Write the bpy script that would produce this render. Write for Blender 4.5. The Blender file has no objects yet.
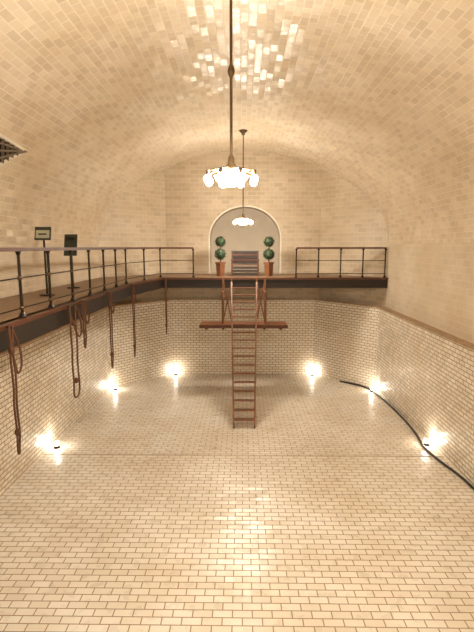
import bpy, bmesh, math, random
from mathutils import Vector, Matrix
random.seed(7)
E=5.4
scene=bpy.context.scene
scene.view_settings.view_transform='Standard'
scene.view_settings.exposure=0.85

# ---------------------------------------------------------------- materials
def newmat(name):
    m=bpy.data.materials.new(name); m.use_nodes=True
    nt=m.node_tree; b=nt.nodes['Principled BSDF']
    return m,nt,b
def brick(name,c1,c2,mortar,w,h,ms,rough=0.35,bump=0.3,stain=0.25,spec=0.5,wave=0.6,wscale=3.5,tilt=0.03):
    m,nt,b=newmat(name); N=nt.nodes; L=nt.links
    def math_(op,a=None,bb=None,va=None,vb=None):
        n=N.new('ShaderNodeMath'); n.operation=op
        if a is not None: L.new(a,n.inputs[0])
        if bb is not None: L.new(bb,n.inputs[1])
        if va is not None: n.inputs[0].default_value=va
        if vb is not None: n.inputs[1].default_value=vb
        return n.outputs[0]
    uv=N.new('ShaderNodeUVMap'); uv.uv_map='UVMap'
    br=N.new('ShaderNodeTexBrick')
    br.inputs['Color1'].default_value=(*c1,1); br.inputs['Color2'].default_value=(*c2,1)
    br.inputs['Mortar'].default_value=(*mortar,1)
    br.inputs['Scale'].default_value=1; br.inputs['Brick Width'].default_value=w
    br.inputs['Row Height'].default_value=h; br.inputs['Mortar Size'].default_value=ms
    br.inputs['Mortar Smooth'].default_value=0.2
    br.inputs['Bias'].default_value=-0.2
    L.new(uv.outputs[0],br.inputs['Vector'])
    no=N.new('ShaderNodeTexNoise'); no.inputs['Scale'].default_value=0.7; no.inputs['Detail'].default_value=6
    L.new(uv.outputs[0],no.inputs['Vector'])
    cr=N.new('ShaderNodeValToRGB'); cr.color_ramp.elements[0].position=0.35; cr.color_ramp.elements[1].position=0.65
    v=1-stain
    cr.color_ramp.elements[0].color=(v,v*0.95,v*0.87,1); cr.color_ramp.elements[1].color=(1,1,1,1)
    L.new(no.outputs['Fac'],cr.inputs[0])
    mx=N.new('ShaderNodeMixRGB'); mx.blend_type='MULTIPLY'; mx.inputs[0].default_value=1
    L.new(br.outputs['Color'],mx.inputs[1]); L.new(cr.outputs[0],mx.inputs[2])
    L.new(mx.outputs[0],b.inputs['Base Color'])
    n2=N.new('ShaderNodeTexNoise'); n2.inputs['Scale'].default_value=wscale; n2.inputs['Detail'].default_value=3
    L.new(uv.outputs[0],n2.inputs['Vector'])
    mr=N.new('ShaderNodeMapRange'); mr.inputs['To Min'].default_value=rough-0.06; mr.inputs['To Max'].default_value=rough+0.1
    L.new(n2.outputs['Fac'],mr.inputs['Value'])
    ad=N.new('ShaderNodeMath'); ad.operation='MULTIPLY_ADD'; ad.inputs[1].default_value=0.4
    L.new(br.outputs['Fac'],ad.inputs[0]); L.new(mr.outputs[0],ad.inputs[2])
    L.new(ad.outputs[0],b.inputs['Roughness'])
    inv=math_('SUBTRACT',va=1,bb=br.outputs['Fac'])
    sep=N.new('ShaderNodeMath'); sep.operation='MULTIPLY_ADD'; sep.inputs[1].default_value=wave
    L.new(n2.outputs['Fac'],sep.inputs[0]); L.new(inv,sep.inputs[2])
    bp=N.new('ShaderNodeBump'); bp.inputs['Strength'].default_value=bump; bp.inputs['Distance'].default_value=0.02
    L.new(sep.outputs[0],bp.inputs['Height'])
    # individually tilted tiles
    sx=N.new('ShaderNodeSeparateXYZ'); L.new(uv.outputs[0],sx.inputs[0])
    row=math_('FLOOR',math_('DIVIDE',sx.outputs[1],vb=h))
    par=math_('MULTIPLY',math_('PINGPONG',row,vb=1.0),vb=0.5*w)
    col=math_('FLOOR',math_('DIVIDE',math_('SUBTRACT',math_('ADD',sx.outputs[0],vb=100*w),par),vb=w))
    cb=N.new('ShaderNodeCombineXYZ'); L.new(row,cb.inputs[0]); L.new(col,cb.inputs[1])
    wn=N.new('ShaderNodeTexWhiteNoise'); wn.noise_dimensions='3D'; L.new(cb.outputs[0],wn.inputs['Vector'])
    vs=N.new('ShaderNodeVectorMath'); vs.operation='SUBTRACT'; vs.inputs[1].default_value=(0.5,0.5,0.5)
    L.new(wn.outputs['Color'],vs.inputs[0])
    vm=N.new('ShaderNodeVectorMath'); vm.operation='SCALE'; vm.inputs['Scale'].default_value=tilt*2
    L.new(vs.outputs[0],vm.inputs[0])
    va=N.new('ShaderNodeVectorMath'); va.operation='ADD'; L.new(bp.outputs[0],va.inputs[0]); L.new(vm.outputs[0],va.inputs[1])
    vn=N.new('ShaderNodeVectorMath'); vn.operation='NORMALIZE'; L.new(va.outputs[0],vn.inputs[0])
    L.new(vn.outputs[0],b.inputs['Normal'])
    b.inputs['Specular IOR Level'].default_value=spec
    return m
def plain(name,c,rough=0.5,metal=0,noise=0.2,scale=8,emit=None,es=0,stretch=None):
    m,nt,b=newmat(name); N=nt.nodes; L=nt.links
    tc=N.new('ShaderNodeTexCoord'); mp=N.new('ShaderNodeMapping')
    if stretch: mp.inputs['Scale'].default_value=stretch
    L.new(tc.outputs['Object'],mp.inputs[0])
    no=N.new('ShaderNodeTexNoise'); no.inputs['Scale'].default_value=scale; no.inputs['Detail'].default_value=5
    L.new(mp.outputs[0],no.inputs['Vector'])
    cr=N.new('ShaderNodeValToRGB')
    cr.color_ramp.elements[0].position=0.3; cr.color_ramp.elements[1].position=0.7
    cr.color_ramp.elements[0].color=(*[x*(1-noise) for x in c],1)
    cr.color_ramp.elements[1].color=(*[min(1,x*(1+noise)) for x in c],1)
    L.new(no.outputs['Fac'],cr.inputs[0]); L.new(cr.outputs[0],b.inputs['Base Color'])
    b.inputs['Roughness'].default_value=rough; b.inputs['Metallic'].default_value=metal
    if emit:
        b.inputs['Emission Color'].default_value=(*emit,1); b.inputs['Emission Strength'].default_value=es
    return m
M_vault=brick('vault_tile',(0.82,0.705,0.55),(0.66,0.54,0.40),(0.88,0.80,0.67),0.29,0.145,0.011,rough=0.29,bump=0.4,stain=0.13,wave=1.2,wscale=4.5,spec=0.5,tilt=0.11)
M_upper=brick('upper_wall_tile',(0.74,0.64,0.51),(0.67,0.575,0.45),(0.80,0.71,0.58),0.36,0.17,0.012,rough=0.4,bump=0.25,stain=0.1)
M_end=brick('end_wall_tile',(0.66,0.56,0.43),(0.53,0.44,0.325),(0.72,0.63,0.50),0.36,0.17,0.012,rough=0.42,bump=0.3,stain=0.14)
M_pool=brick('pool_wall_tile',(0.88,0.825,0.73),(0.80,0.725,0.61),(0.28,0.17,0.09),0.25,0.105,0.011,rough=0.25,bump=0.3,stain=0.1,tilt=0.03)
M_floor=brick('pool_floor_tile',(0.89,0.85,0.78),(0.80,0.735,0.635),(0.38,0.255,0.15),0.28,0.135,0.009,rough=0.27,bump=0.3,stain=0.14,wave=0.9,wscale=5,spec=0.6,tilt=0.045)
M_wood=plain('mahogany_wood',(0.09,0.03,0.013),0.4,noise=0.35,scale=5,stretch=(1,8,8))
M_wood2=plain('oak_plank_wood',(0.17,0.06,0.022),0.5,noise=0.35,scale=6)
M_dark=plain('vent_opening_shade',(0.016,0.01,0.007),0.45,0.3)  # dark colour stands in for the shade inside the vent opening
M_darkwood=plain('ebonised_wood',(0.02,0.011,0.007),0.6)
M_deckside=plain('walkway_fascia_steel',(0.017,0.01,0.007),0.5,0.1)
M_iron=plain('wrought_iron',(0.02,0.012,0.008),0.4,0.6)
M_brass=plain('aged_brass',(0.13,0.085,0.045),0.35,0.8)
M_rope=plain('hemp_rope',(0.10,0.04,0.017),0.9,noise=0.4,scale=60)
M_trim=plain('stone_coping',(0.38,0.25,0.14),0.5)
M_deck=plain('walkway_boards',(0.22,0.135,0.075),0.5,stretch=(1,6,1))
M_niche=plain('niche_plaster',(0.50,0.43,0.34),0.6,noise=0.05,scale=2)
M_white=plain('painted_moulding',(0.8,0.74,0.64),0.5,noise=0.05)
M_leaf=plain('topiary_foliage',(0.02,0.038,0.012),0.6,noise=0.6,scale=20)
M_soil=plain('soil',(0.04,0.025,0.015),0.9)
M_pot=plain('wooden_planter',(0.17,0.065,0.028),0.5)
M_black=plain('black_rubber',(0.015,0.012,0.01),0.5)
M_sign=plain('sign_panel',(0.03,0.035,0.022),0.4)
M_signw=plain('sign_text_panel',(0.45,0.45,0.34),0.5)
M_vent=plain('vent_lattice',(0.2,0.15,0.1),0.6)
M_glass=plain('lit_glass_shade',(0.9,0.85,0.7),0.3,noise=0.02,emit=(1.0,0.905,0.75),es=150)
M_bulb=plain('lit_bulb',(1,0.9,0.8),0.3,noise=0.02,emit=(1.0,0.905,0.75),es=218)
M_fbulb=plain('lit_floodlight_lens',(1,0.9,0.8),0.3,noise=0.02,emit=(1.0,0.9,0.74),es=32)

# ---------------------------------------------------------------- helpers
def obj_from_bm(name,bm,mats,smooth=False):
    me=bpy.data.meshes.new(name); bm.to_mesh(me); bm.free()
    for m in mats: me.materials.append(m)
    if smooth:
        for p in me.polygons: p.use_smooth=True
    o=bpy.data.objects.new(name,me); scene.collection.objects.link(o); return o
class B:
    def __init__(s,name,mats): s.bm=bmesh.new(); s.name=name; s.mats=mats
    def _m(s,geom,mi):
        for f in {f for v in geom for f in v.link_faces}: f.material_index=mi
    def box(s,c,size,mi=0,rot=None):
        r=bmesh.ops.create_cube(s.bm,size=1); vs=r['verts']
        M=Matrix.Translation(Vector(c))
        if rot is not None: M=M@rot.to_4x4()
        M=M@Matrix.Diagonal((*size,1))
        bmesh.ops.transform(s.bm,matrix=M,verts=vs); s._m(vs,mi)
    def beam(s,a,b,w,h,mi=0):
        a=Vector(a); b=Vector(b); d=(b-a); q=d.to_track_quat('Y','Z').to_matrix()
        s.box((a+b)/2,(w,d.length,h),mi,q)
    def cyl(s,a,b,r1,mi=0,r2=None,seg=10):
        a=Vector(a); b=Vector(b); d=b-a
        r=bmesh.ops.create_cone(s.bm,cap_ends=True,segments=seg,radius1=r1,radius2=r1 if r2 is None else r2,depth=d.length)
        M=Matrix.Translation((a+b)/2)@d.to_track_quat('Z','Y').to_matrix().to_4x4()
        bmesh.ops.transform(s.bm,matrix=M,verts=r['verts']); s._m(r['verts'],mi)
    def ball(s,c,r,mi=0,sub=2,sc=(1,1,1)):
        g=bmesh.ops.create_icosphere(s.bm,subdivisions=sub,radius=r)
        bmesh.ops.transform(s.bm,matrix=Matrix.Translation(Vector(c))@Matrix.Diagonal((*sc,1)),verts=g['verts']); s._m(g['verts'],mi)
    def lathe(s,c,prof,seg=32,mi=0,flute=0,fa=0):
        rings=[]
        for (r,z) in prof:
            ring=[]
            for i in range(seg):
                a=2*math.pi*i/seg; rr=r*(1+fa*math.cos(flute*a)) if flute else r
                ring.append(s.bm.verts.new((c[0]+rr*math.cos(a),c[1]+rr*math.sin(a),c[2]+z)))
            rings.append(ring)
        for j in range(len(rings)-1):
            for i in range(seg):
                f=s.bm.faces.new((rings[j][i],rings[j][(i+1)%seg],rings[j+1][(i+1)%seg],rings[j+1][i])); f.material_index=mi; f.smooth=True
    def done(s,smooth=False): return obj_from_bm(s.name,s.bm,s.mats,smooth)
def quads(name,qs,mat,smooth=False):
    bm=bmesh.new(); uvl=bm.loops.layers.uv.new('UVMap')
    for vs,uvs in qs:
        f=bm.faces.new([bm.verts.new(v) for v in vs])
        for l,u in zip(f.loops,uvs): l[uvl].uv=u
    bmesh.ops.remove_doubles(bm,verts=bm.verts,dist=1e-4)
    return obj_from_bm(name,bm,[mat],smooth)
def wallquad(a,b,z0,z1a,z1b=None,u0=0):
    if z1b is None: z1b=z1a
    L=math.hypot(b[0]-a[0],b[1]-a[1])
    return ([(a[0],a[1],z0),(b[0],b[1],z0),(b[0],b[1],z1b),(a[0],a[1],z1a)],[(u0,z0),(u0+L,z0),(u0+L,z1b),(u0,z1a)])
def curve_obj(name,pts,r,mat,cyclic=False):
    cu=bpy.data.curves.new(name,'CURVE'); cu.dimensions='3D'; cu.bevel_depth=r; cu.bevel_resolution=3
    sp=cu.splines.new('NURBS'); sp.points.add(len(pts)-1)
    for p,q in zip(sp.points,pts): p.co=(*q,1)
    sp.order_u=3; sp.use_endpoint_u=True; sp.use_cyclic_u=cyclic
    cu.materials.append(mat)
    o=bpy.data.objects.new(name,cu); scene.collection.objects.link(o); return o

# ---------------------------------------------------------------- room shell
W=5.3; YB=19.2; YC=16.9; XC=3.2; YF=-4.0
LEDGE=E-2.2; DECK=E-1.1; SPR=E+0.1; RISE=3.75
PX=5.0; PY0=0.4; PYC=16.7; PYB=19.05; PXC=3.0
def vz(x): return SPR+RISE*math.sqrt(max(0,1-(x/W)**2))
def ymax(x):
    a=abs(x)
    return YB if a<=XC else YB-(a-XC)/(W-XC)*(YB-YC)
NT=72
th=[math.pi*i/NT for i in range(NT+1)]
xs=[-W*math.cos(t) for t in th]
s=[0]
for i in range(NT): s.append(s[-1]+math.hypot(xs[i+1]-xs[i],(SPR+RISE*math.sin(th[i+1]))-(SPR+RISE*math.sin(th[i]))))
qs=[]
NY=24
for i in range(NT):
    for j in range(NY):
        def P(k,jj):
            y=YF+(ymax(xs[k])-YF)*jj/NY
            return (xs[k],y,SPR+RISE*math.sin(th[k]))
        ps=[P(i,j),P(i,j+1),P(i+1,j+1),P(i+1,j)]
        qs.append((ps,[(ps[0][1],s[i]),(ps[1][1],s[i]),(ps[2][1],s[i+1]),(ps[3][1],s[i+1])]))
quads('ceiling',qs,M_vault,True)
quads('wall_left',[wallquad((-W,YF),(-W,YC),LEDGE,SPR)],M_upper)
quads('wall_right',[wallquad((W,YC),(W,YF),LEDGE,SPR)],M_upper)
def strips(a,b,n,z0,u0=0):
    r=[]; L=math.hypot(b[0]-a[0],b[1]-a[1])
    for i in range(n):
        t0=i/n; t1=(i+1)/n
        p=(a[0]+(b[0]-a[0])*t0,a[1]+(b[1]-a[1])*t0); q=(a[0]+(b[0]-a[0])*t1,a[1]+(b[1]-a[1])*t1)
        r.append(wallquad(p,q,z0,vz(p[0]),vz(q[0]),u0+L*t0))
    return r
quads('wall_back_left',strips((-W,YC),(-XC,YB),40,LEDGE),M_end)
quads('wall_back_right',strips((XC,YB),(W,YC),40,LEDGE),M_end)
quads('wall_front',strips((W,YF),(-W,YF),60,LEDGE-0.6),M_upper)
NW=1.45; NCX=0.08; NS=E+0.35; NR=1.28; ND=0.7
def nz(x): return NS+NR*math.sqrt(max(0,1-((x-NCX)/NW)**2))
qs=strips((-XC,YB),(NCX-NW,YB),10,LEDGE,-XC)+strips((NCX+NW,YB),(XC,YB),10,LEDGE,NCX+NW)
n=32
ax=[NCX-NW*math.cos(math.pi*i/n) for i in range(n+1)]
for i in range(n):
    x0,x1=ax[i],ax[i+1]
    qs.append(([(x0,YB,nz(x0)),(x1,YB,nz(x1)),(x1,YB,vz(x1)),(x0,YB,vz(x0))],[(x0,nz(x0)),(x1,nz(x1)),(x1,vz(x1)),(x0,vz(x0))]))
    qs.append(wallquad((x0,YB),(x1,YB),LEDGE,DECK,DECK,x0))
quads('wall_back',qs,M_end)
qs=[]
for i in range(n):
    x0,x1=ax[i],ax[i+1]
    qs.append(([(x0,YB,nz(x0)),(x1,YB,nz(x1)),(x1,YB+ND,nz(x1)),(x0,YB+ND,nz(x0))],[(0,0)]*4))
    qs.append(([(x0,YB+ND,DECK),(x1,YB+ND,DECK),(x1,YB+ND,nz(x1)),(x0,YB+ND,nz(x0))],[(0,0)]*4))
for x in (NCX-NW,NCX+NW):
    qs.append(([(x,YB,DECK),(x,YB+ND,DECK),(x,YB+ND,NS),(x,YB,NS)],[(0,0)]*4))
qs.append(([(NCX-NW,YB,DECK),(NCX+NW,YB,DECK),(NCX+NW,YB+ND,DECK),(NCX-NW,YB+ND,DECK)],[(0,0)]*4))
quads('wall_niche',qs,M_niche)
b=B('trim_niche',[M_white])
pts=[(NCX-NW-0.03,DECK)]+[(NCX-(NW+0.03)*math.cos(math.pi*i/n),NS+(NR+0.03)*math.sin(math.pi*i/n)) for i in range(n+1)]+[(NCX+NW+0.03,DECK)]
for p,q in zip(pts,pts[1:]): b.beam((p[0],YB-0.03,p[1]),(q[0],YB-0.03,q[1]),0.07,0.06)
b.done()

def fz(y):
    if y<=10.7: return E-5.12
    return E-5.12-(y-10.7)/(PYB-10.7)*0.28
zlow=-0.15
quads('wall_pool_left',[wallquad((-PX,PY0),(-PX,PYC),zlow,LEDGE)],M_pool)
quads('wall_pool_right',[wallquad((PX,PYC),(PX,PY0),zlow,LEDGE)],M_pool)
quads('wall_pool_back',[wallquad((-PX,PYC),(-PXC,PYB),zlow,LEDGE),wallquad((-PXC,PYB),(PXC,PYB),zlow,LEDGE,u0=3.1),wallquad((PXC,PYB),(PX,PYC),zlow,LEDGE,u0=9.1)],M_pool)
quads('wall_pool_front',[wallquad((PX,PY0),(-PX,PY0),zlow,LEDGE)],M_pool)
quads('trim_deck_riser',[wallquad((W,PY0),(-W,PY0),LEDGE,DECK)],M_pool)
out=[(-PX,PY0),(-PX,PYC),(-PXC,PYB),(PXC,PYB),(PX,PYC),(PX,PY0)]
up=[(-W,PY0),(-W,YC),(-XC,YB),(XC,YB),(W,YC),(W,PY0)]
qs=[]
for i in range(5):
    qs.append(([(*out[i],LEDGE),(*out[i+1],LEDGE),(*up[i+1],LEDGE),(*up[i],LEDGE)],[(0,0)]*4))
quads('trim_ledge',qs,M_trim)
b=B('trim_coping',[M_trim])
for i in range(5): b.beam((*out[i],LEDGE+0.02),(*out[i+1],LEDGE+0.02),0.08,0.05)
b.done()
def xm(y): return PX if y<=PYC else PX-(y-PYC)/(PYB-PYC)*(PX-PXC)
ysl=[PY0,4,8,10.7,13,15,PYC,17.5,18.3,PYB]
qs=[]
for y0,y1 in zip(ysl,ysl[1:]):
    a,c=xm(y0),xm(y1)
    qs.append(([(-a,y0,fz(y0)),(a,y0,fz(y0)),(c,y1,fz(y1)),(-c,y1,fz(y1))],[(-a,y0),(a,y0),(c,y1),(-c,y1)]))
quads('floor',qs,M_floor)
b=B('trim_slope_curb',[M_trim]); b.box((0,10.7,E-5.118),(2*PX-0.04,0.015,0.008)); b.done()

# ---------------------------------------------------------------- walkways
EX=-3.5
TH=0.12
e2=W-0.02
def prism(b,poly,z0,z1,mi):
    bm=b.bm
    lo=[bm.verts.new((x,y,z0)) for x,y in poly]; hi=[bm.verts.new((x,y,z1)) for x,y in poly]
    f=bm.faces.new(hi); f.material_index=mi
    f=bm.faces.new(list(reversed(lo))); f.material_index=mi
    for i in range(len(poly)):
        k=(i+1)%len(poly); f=bm.faces.new((lo[i],lo[k],hi[k],hi[i])); f.material_index=mi
def edgebeam(b,p,q):
    b.beam((*p,DECK-0.22),(*q,DECK-0.22),0.1,0.34,1)
    b.beam((*p,DECK-0.045),(*q,DECK-0.045),0.2,0.07,2)
b=B('walkway',[M_deck,M_deckside,M_wood])
prism(b,[(EX,PY0+0.02),(EX,13.9),(-e2,13.9),(-e2,PY0+0.02)],DECK-TH,DECK-0.01,0)
edgebeam(b,(EX,PY0+0.02),(EX,13.9))
for y in [1.8,3.4,5,6.6,8.2,9.8,11.4,13.0]:
    b.box(((EX-e2)/2,y,DECK-0.25),(e2+EX-0.05,0.14,0.26),1)
    b.beam((EX-0.1,y,DECK-0.3),(-5.2,y,DECK-0.75),0.1,0.1,1)
b.done()
b=B('walkway',[M_deck,M_deckside,M_wood])
prism(b,[(EX,13.91),(-3.0,16.8),(-3.05,YB-0.05),(-XC,YB-0.05),(-e2,YC-0.05),(-e2,13.91)],DECK-TH,DECK-0.01,0)
edgebeam(b,(EX,13.91),(-3.0,16.8))
b.done()
b=B('walkway',[M_deck,M_deckside,M_wood])
prism(b,[(-2.99,16.8),(e2,16.8),(e2,YC-0.05),(XC,YB-0.05),(-3.04,YB-0.05)],DECK-TH,DECK-0.01,0)
edgebeam(b,(-3.0,16.8),(e2,16.8))
for x in [-2,-0.7,0.7,2,3.0]:
    b.box((x,17.9,DECK-0.25),(0.14,2.1,0.26),1)
b.done()
quads('floor_deck',[([(-W,YF,DECK),(W,YF,DECK),(W,PY0,DECK),(-W,PY0,DECK)],[(-W,YF),(W,YF),(W,PY0),(-W,PY0)])],M_floor)

def railing(name,path,spacing,ends=(1,1)):
    b=B(name,[M_wood,M_iron,M_brass])
    D=DECK-0.008
    for p,q in zip(path,path[1:]):
        P=Vector((*p,0)); Q=Vector((*q,0)); L=(Q-P).length
        b.beam((*p,D+1.07),(*q,D+1.07),0.09,0.06,0)
        for h in (0.62,0.14): b.cyl((*p,D+h),(*q,D+h),0.012,1)
        nn=max(1,round(L/spacing))
        for i in range(nn+1):
            c=P.lerp(Q,i/nn); x,y=c.x,c.y
            if (i==0 and not ends[0]) or (i==nn and not ends[1]): continue
            b.cyl((x,y,D),(x,y,D+1.05),0.024,1)
            b.cyl((x,y,D),(x,y,D+0.07),0.06,1,0.03)
            for h in (0.62,0.14): b.ball((x,y,D+h),0.042,2)
            b.cyl((x,y,D+0.98),(x,y,D+1.05),0.025,1,0.05)
    return b.done()
railing('walkway_railing',[(EX-0.05,0.6),(EX-0.05,13.85)],1.1)
railing('walkway_railing',[(EX-0.05,13.95),(-3.08,16.75)],1.5,(0,0))
railing('walkway_railing',[(-3.05,16.87),(-1.83,16.87)],1.3)
railing('walkway_railing',[(1.95,16.87),(W-0.1,16.87)],0.85)

# ---------------------------------------------------------------- ropes
def rope(x,y,zb,w=0.09,r=0.018,sl=0.55):
    zt=DECK-0.03
    b=B('hanging_rope',[M_rope,M_iron])
    b.ball((x,y,zb+0.34),0.045,0,sc=(1,1,1.4)); b.ball((x,y,zt-0.35),0.045,0,sc=(1,1,1.4))
    b.cyl((x-0.02,y-w,zt),(x-0.02,y+w,zt),0.02,1)
    par=b.done()
    pts=[(x,y-w,zt+0.02)]+[(x,y-w*0.9+0.02*math.sin(k*2.1),zt-(zt-zb-0.1)*k/8) for k in range(1,8)]
    pts+=[(x,y-w*1.0,zb+0.1),(x,y-w*0.6,zb),(x,y+w*0.6,zb),(x,y+w*1.0,zb+0.12)]
    pts+=[(x+0.02,y+w*0.5+0.02*math.sin(k*1.7),zb+0.1+(zt-zb-0.1)*k/8) for k in range(1,9)]
    c=curve_obj('rope_strand',pts,r,M_rope); c.parent=par
    pts=[(x,y+w,zt),(x+0.03,y+w+0.16,zt-sl*0.4),(x+0.03,y+w+0.2,zt-sl*0.8),(x+0.03,y+w+0.06,zt-sl),(x+0.03,y,zt-sl*0.7),(x,y-w,zt-0.1)]
    c=curve_obj('rope_slack',pts,r,M_rope); c.parent=par
RX=EX+0.17
rope(RX,6.38,E-3.05,0.03,0.016,0.75); rope(RX,8.8,E-2.98,0.16,0.019,0.7); rope(RX,9.4,E-2.1,0.05,0.018,0.5)
rope(RX,11.3,E-3.05,0.06,0.018); rope(RX,13.7,E-3.35,0.06,0.017); rope(-2.83,16.6,E-3.2,0.04,0.018)

# ---------------------------------------------------------------- diving platform + ladder
b=B('diving_platform',[M_wood2,M_wood,M_iron])
zp=E-2.75
for k in range(4): b.box((0.02,15.98+k*0.19,zp),(3.1,0.18,0.06),0)
b.box((0.02,15.87,zp-0.03),(3.12,0.05,0.12),1)
for x in (-1.3,-0.7,0.76,1.35): b.box((x,16.28,zp-0.09),(0.09,0.75,0.12),1)
for x in (-0.72,0.8):
    for y in (16.6,16.05):
        b.box((x,y,(zp+DECK-(0 if y>16.5 else 0.5))/2),(0.07,0.07,DECK-zp-(0 if y>16.5 else 0.5)),0)
    b.beam((x,16.6,DECK-0.45),(x,16.02,zp+0.05),0.05,0.05,0)
    b.beam((x,16.02,DECK-0.5),(x,16.6,DECK-0.5),0.05,0.05,0)
    sg=-1 if x<0 else 1
    b.beam((x,16.62,DECK-0.1),(x-sg*0.3,16.62,zp+0.05),0.045,0.04,0)
    b.beam((x-sg*0.3,16.62,DECK-0.1),(x,16.62,zp+0.05),0.045,0.04,0)
    b.box((x-sg*0.3,16.62,(zp+DECK)/2),(0.05,0.06,DECK-zp),0)
b.done()
b=B('wooden_ladder',[M_wood2,M_wood])
T=Vector((0.04,15.95,E-1.25)); Bt=Vector((0.04,12.55,fz(12.55)+0.02))
def lp(t,sx):
    p=T.lerp(Bt,t); wd=0.44+(0.30-0.44)*t
    return Vector((p.x+sx*wd,p.y,p.z))
for sx in (-1,1): b.beam(lp(0,sx),lp(1,sx),0.05,0.12,0)
for k in range(17):
    t=0.04+k*0.057; a=lp(t,-1); c=lp(t,1); b.box((a+c)/2,((c-a).length,0.14,0.03),0)
b.done()

# ---------------------------------------------------------------- slatted bench
b=B('slatted_bench',[M_darkwood,M_wood])
by=17.75; bx=0.08
for sx in (-0.5,0.5):
    b.box((bx+sx,by+0.2,DECK+0.48),(0.06,0.06,0.96),1); b.box((bx+sx,by-0.3,DECK+0.3),(0.06,0.06,0.6),1)
    b.box((bx+sx,by-0.05,DECK+0.62),(0.07,0.58,0.04),1); b.box((bx+sx,by-0.05,DECK+0.38),(0.05,0.5,0.06),1)
b.box((bx,by+0.23,DECK+0.7),(0.95,0.015,0.5),0)
for k in range(5): b.box((bx,by+0.2,DECK+0.5+k*0.1),(0.95,0.03,0.06),1 if k%2 else 0)
for k in range(5): b.box((bx,by-0.28+k*0.1,DECK+0.42),(0.95,0.08,0.03),1)
for k in range(3): b.box((bx,by-0.3,DECK+0.08+k*0.12),(0.95,0.03,0.09),0)
b.done()

# ---------------------------------------------------------------- topiaries
def topiary(x,y):
    b=B('potted_topiary',[M_leaf,M_wood,M_pot,M_soil])
    b.lathe((x,y,DECK),[(0.0,0),(0.15,0),(0.17,0.46),(0.20,0.47),(0.20,0.53),(0.17,0.53),(0.16,0.48)],4,2)
    for f in b.bm.faces: f.smooth=False
    b.cyl((x,y,DECK+0.47),(x,y,DECK+0.49),0.15,3,seg=4)
    b.cyl((x,y,DECK+0.48),(x,y,DECK+1.4),0.025,1)
    for (z,r) in ((E-0.27,0.21),(E+0.2,0.19)):
        g=bmesh.ops.create_icosphere(b.bm,subdivisions=3,radius=r*0.9)
        for v in g['verts']: v.co*=random.uniform(0.93,1.07)
        bmesh.ops.translate(b.bm,vec=(x,y,z),verts=g['verts']); b._m(g['verts'],0)
        for k in range(420):
            d=Vector((random.gauss(0,1),random.gauss(0,1),random.gauss(0,1))).normalized()
            c=Vector((x,y,z))+d*r*random.uniform(0.9,1.08)
            t=d.orthogonal().normalized(); t.rotate(Matrix.Rotation(random.uniform(0,6.28),3,d)); u=d.cross(t)*0.014
            t=(t+d*random.uniform(0.1,0.9)).normalized()*0.04
            f=b.bm.faces.new([b.bm.verts.new(c-t*0.5),b.bm.verts.new(c+u),b.bm.verts.new(c+t),b.bm.verts.new(c-u)]); f.material_index=0
    b.done()
topiary(-0.86,17.5); topiary(0.98,17.5)

# ---------------------------------------------------------------- signs
def sign(x,y,zc,w,h,mt):
    b=B('sign_stand',[M_iron,M_sign,M_signw])
    b.cyl((x,y,DECK),(x,y,zc),0.022,0); b.cyl((x,y,DECK),(x,y,DECK+0.03),0.18,0,0.15,seg=20)
    R=Matrix.Rotation(math.radians(-14),3,'X')
    b.box((x,y-0.03,zc),(w,0.03,h),1,R)
    if mt:
        b.box((x,y-0.055,zc-h*0.05),(w*0.84,0.01,h*0.6),2,R)
        b.box((x,y-0.062,zc-h*0.05),(w*0.5,0.006,h*0.12),1,R)
    else:
        b.box((x,y-0.055,zc+h*0.3),(w*0.7,0.01,h*0.1),0,R)
    b.done()
sign(-4.5,10.4,E+0.3,0.36,0.3,True)
sign(-4.6,12.3,E+0.05,0.34,0.58,False)

# ---------------------------------------------------------------- vault vent
b=B('ceiling_vent',[M_vent,M_white,M_dark])
def vp(x,y,off=0.03):
    t=math.acos(max(-1,min(1,-x/W))); z=SPR+RISE*math.sin(t)
    nrm=Vector((x/W**2,0,(z-SPR)/RISE**2)).normalized()
    return Vector((x,y,z))-nrm*off
tip=Vector((-4.57,9.85)); up2=Vector((-4.48,7.9)); lo2=Vector((-5.06,8.84))
cols=10
def rowp(k,f,off=0.03):
    a=tip.lerp(up2,k/cols); c=tip.lerp(lo2,k/cols); p=c.lerp(a,f); return vp(p.x,p.y,off)
for k in range(cols):
    for f in range(6):
        P4=[rowp(k,f/6),rowp(k+1,f/6),rowp(k+1,(f+1)/6),rowp(k,(f+1)/6)]
        if k==0: P4=P4[1:]
        fc=b.bm.faces.new([b.bm.verts.new(p) for p in P4]); fc.material_index=2  # dark sheet on the vault, painted as the shaded opening
for k in range(cols):
    for f in (0,1): b.beam(rowp(k,f,0.04),rowp(k+1,f,0.04),0.06,0.06,1)
    for f in (0.25,0.5,0.75): b.beam(rowp(k,f,0.06),rowp(k+1,f,0.06),0.05,0.03,0)
    if k: b.beam(rowp(k,0,0.05),rowp(k,0.5,0.05),0.05,0.03,0); b.beam(rowp(k,0.5,0.05),rowp(k,1,0.05),0.05,0.03,0)
b.done()

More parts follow.
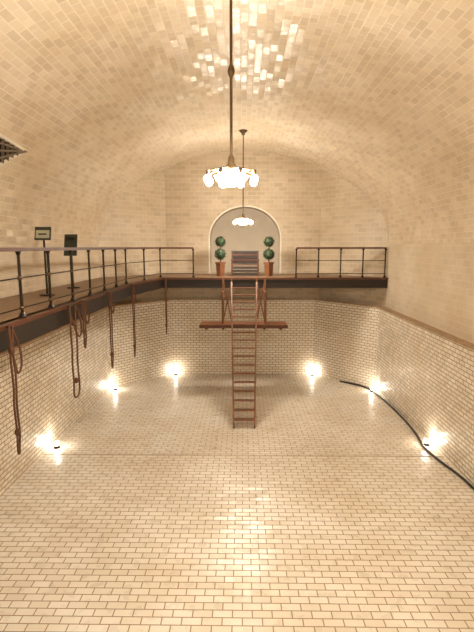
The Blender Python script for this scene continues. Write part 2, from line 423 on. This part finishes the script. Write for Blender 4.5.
# ---------------------------------------------------------------- pendants
def pendant(x,y,z):
    top=vz(x)
    b=B('pendant_chandelier',[M_brass,M_glass,M_bulb])
    b.cyl((x,y,z+0.14),(x,y,top-0.02),0.018,0,seg=12)
    b.lathe((x,y,top),[(0.0,-0.16),(0.05,-0.15),(0.07,-0.08),(0.13,-0.04),(0.15,0.0)],24,0)
    b.lathe((x,y,z+1.28),[(0.022,-0.07),(0.04,-0.03),(0.045,0.0),(0.04,0.03),(0.022,0.07)],16,0)
    b.lathe((x,y,z),[(0.02,0.3),(0.04,0.26),(0.045,0.2),(0.08,0.15),(0.1,0.12),(0.09,0.1)],24,0)
    b.lathe((x,y,z),[(0.08,0.11),(0.16,0.09),(0.2,0.05),(0.19,0.0),(0.14,-0.05),(0.06,-0.08),(0.0,-0.085)],48,1,flute=12,fa=0.03)
    b.lathe((x,y,z),[(0.205,0.03),(0.225,0.045),(0.205,0.06)],32,0)
    for k in range(8):
        a=2*math.pi*(k+0.5)/8; cx=x+0.31*math.cos(a); cy=y+0.31*math.sin(a)
        b.cyl((x+0.1*math.cos(a),y+0.1*math.sin(a),z+0.14),(cx,cy,z+0.09),0.01,0,seg=6)
        b.cyl((cx,cy,z+0.03),(cx,cy,z+0.1),0.025,0,seg=10)
        b.ball((cx,cy,z-0.01),0.048,2,2,(1,1,1.15))
    b.done()
LZ=E+0.84
pendant(-0.15,5.95,LZ); pendant(0.0,16.0,LZ); pendant(-0.15,-1.8,LZ)  # last pendant hangs unseen behind the camera, added for general fill

# ---------------------------------------------------------------- floor floodlights
def flood(x,y,nx,ny,e=3.0):
    z=fz(y); b=B('floor_floodlight',[M_iron,M_fbulb])
    b.cyl((x,y,z),(x,y,z+0.03),0.08,0,0.07,seg=16)
    b.cyl((x,y,z+0.03),(x,y,z+0.07),0.05,0,0.06,seg=16)
    b.ball((x,y,z+0.12),0.06,1,3)
    b.done()
    l=bpy.data.lights.new('floodlight_light','POINT'); l.energy=e; l.color=(1,0.9,0.74); l.shadow_soft_size=0.05
    o=bpy.data.objects.new('floodlight_light',l); o.location=(x-nx*0.02,y-ny*0.02,z+0.3); scene.collection.objects.link(o)
for a in [(-2.85,18.8,0,1),(-4.8,16.5,-1,0),(-4.8,11.1,-1,0),(2.95,18.8,0,1),(4.8,16.4,1,0),(4.82,11.4,1,0)]: flood(*a)

# ---------------------------------------------------------------- black hose
pts=[(3.9,17.8),(4.3,17.4),(4.8,16.85),(4.93,14.8),(4.9,13),(4.8,11.9),(4.66,11.2),(4.75,10.3),(4.92,9.6),(4.94,8.2),(4.94,5)]
curve_obj('drain_hose',[(x,y,fz(y)+0.03) for x,y in pts],0.03,M_black)

# ---------------------------------------------------------------- world, camera
w=bpy.data.worlds.new('World'); scene.world=w; w.use_nodes=True
w.node_tree.nodes['Background'].inputs[0].default_value=(1,0.85,0.65,1); w.node_tree.nodes['Background'].inputs[1].default_value=0.3
cam=bpy.data.cameras.new('camera'); co=bpy.data.objects.new('camera',cam); scene.collection.objects.link(co)
cam.sensor_fit='VERTICAL'; cam.sensor_height=36; cam.lens=26
co.location=(0,0,E); co.rotation_euler=(math.radians(90-8.6),0,math.radians(0.75))
scene.camera=co
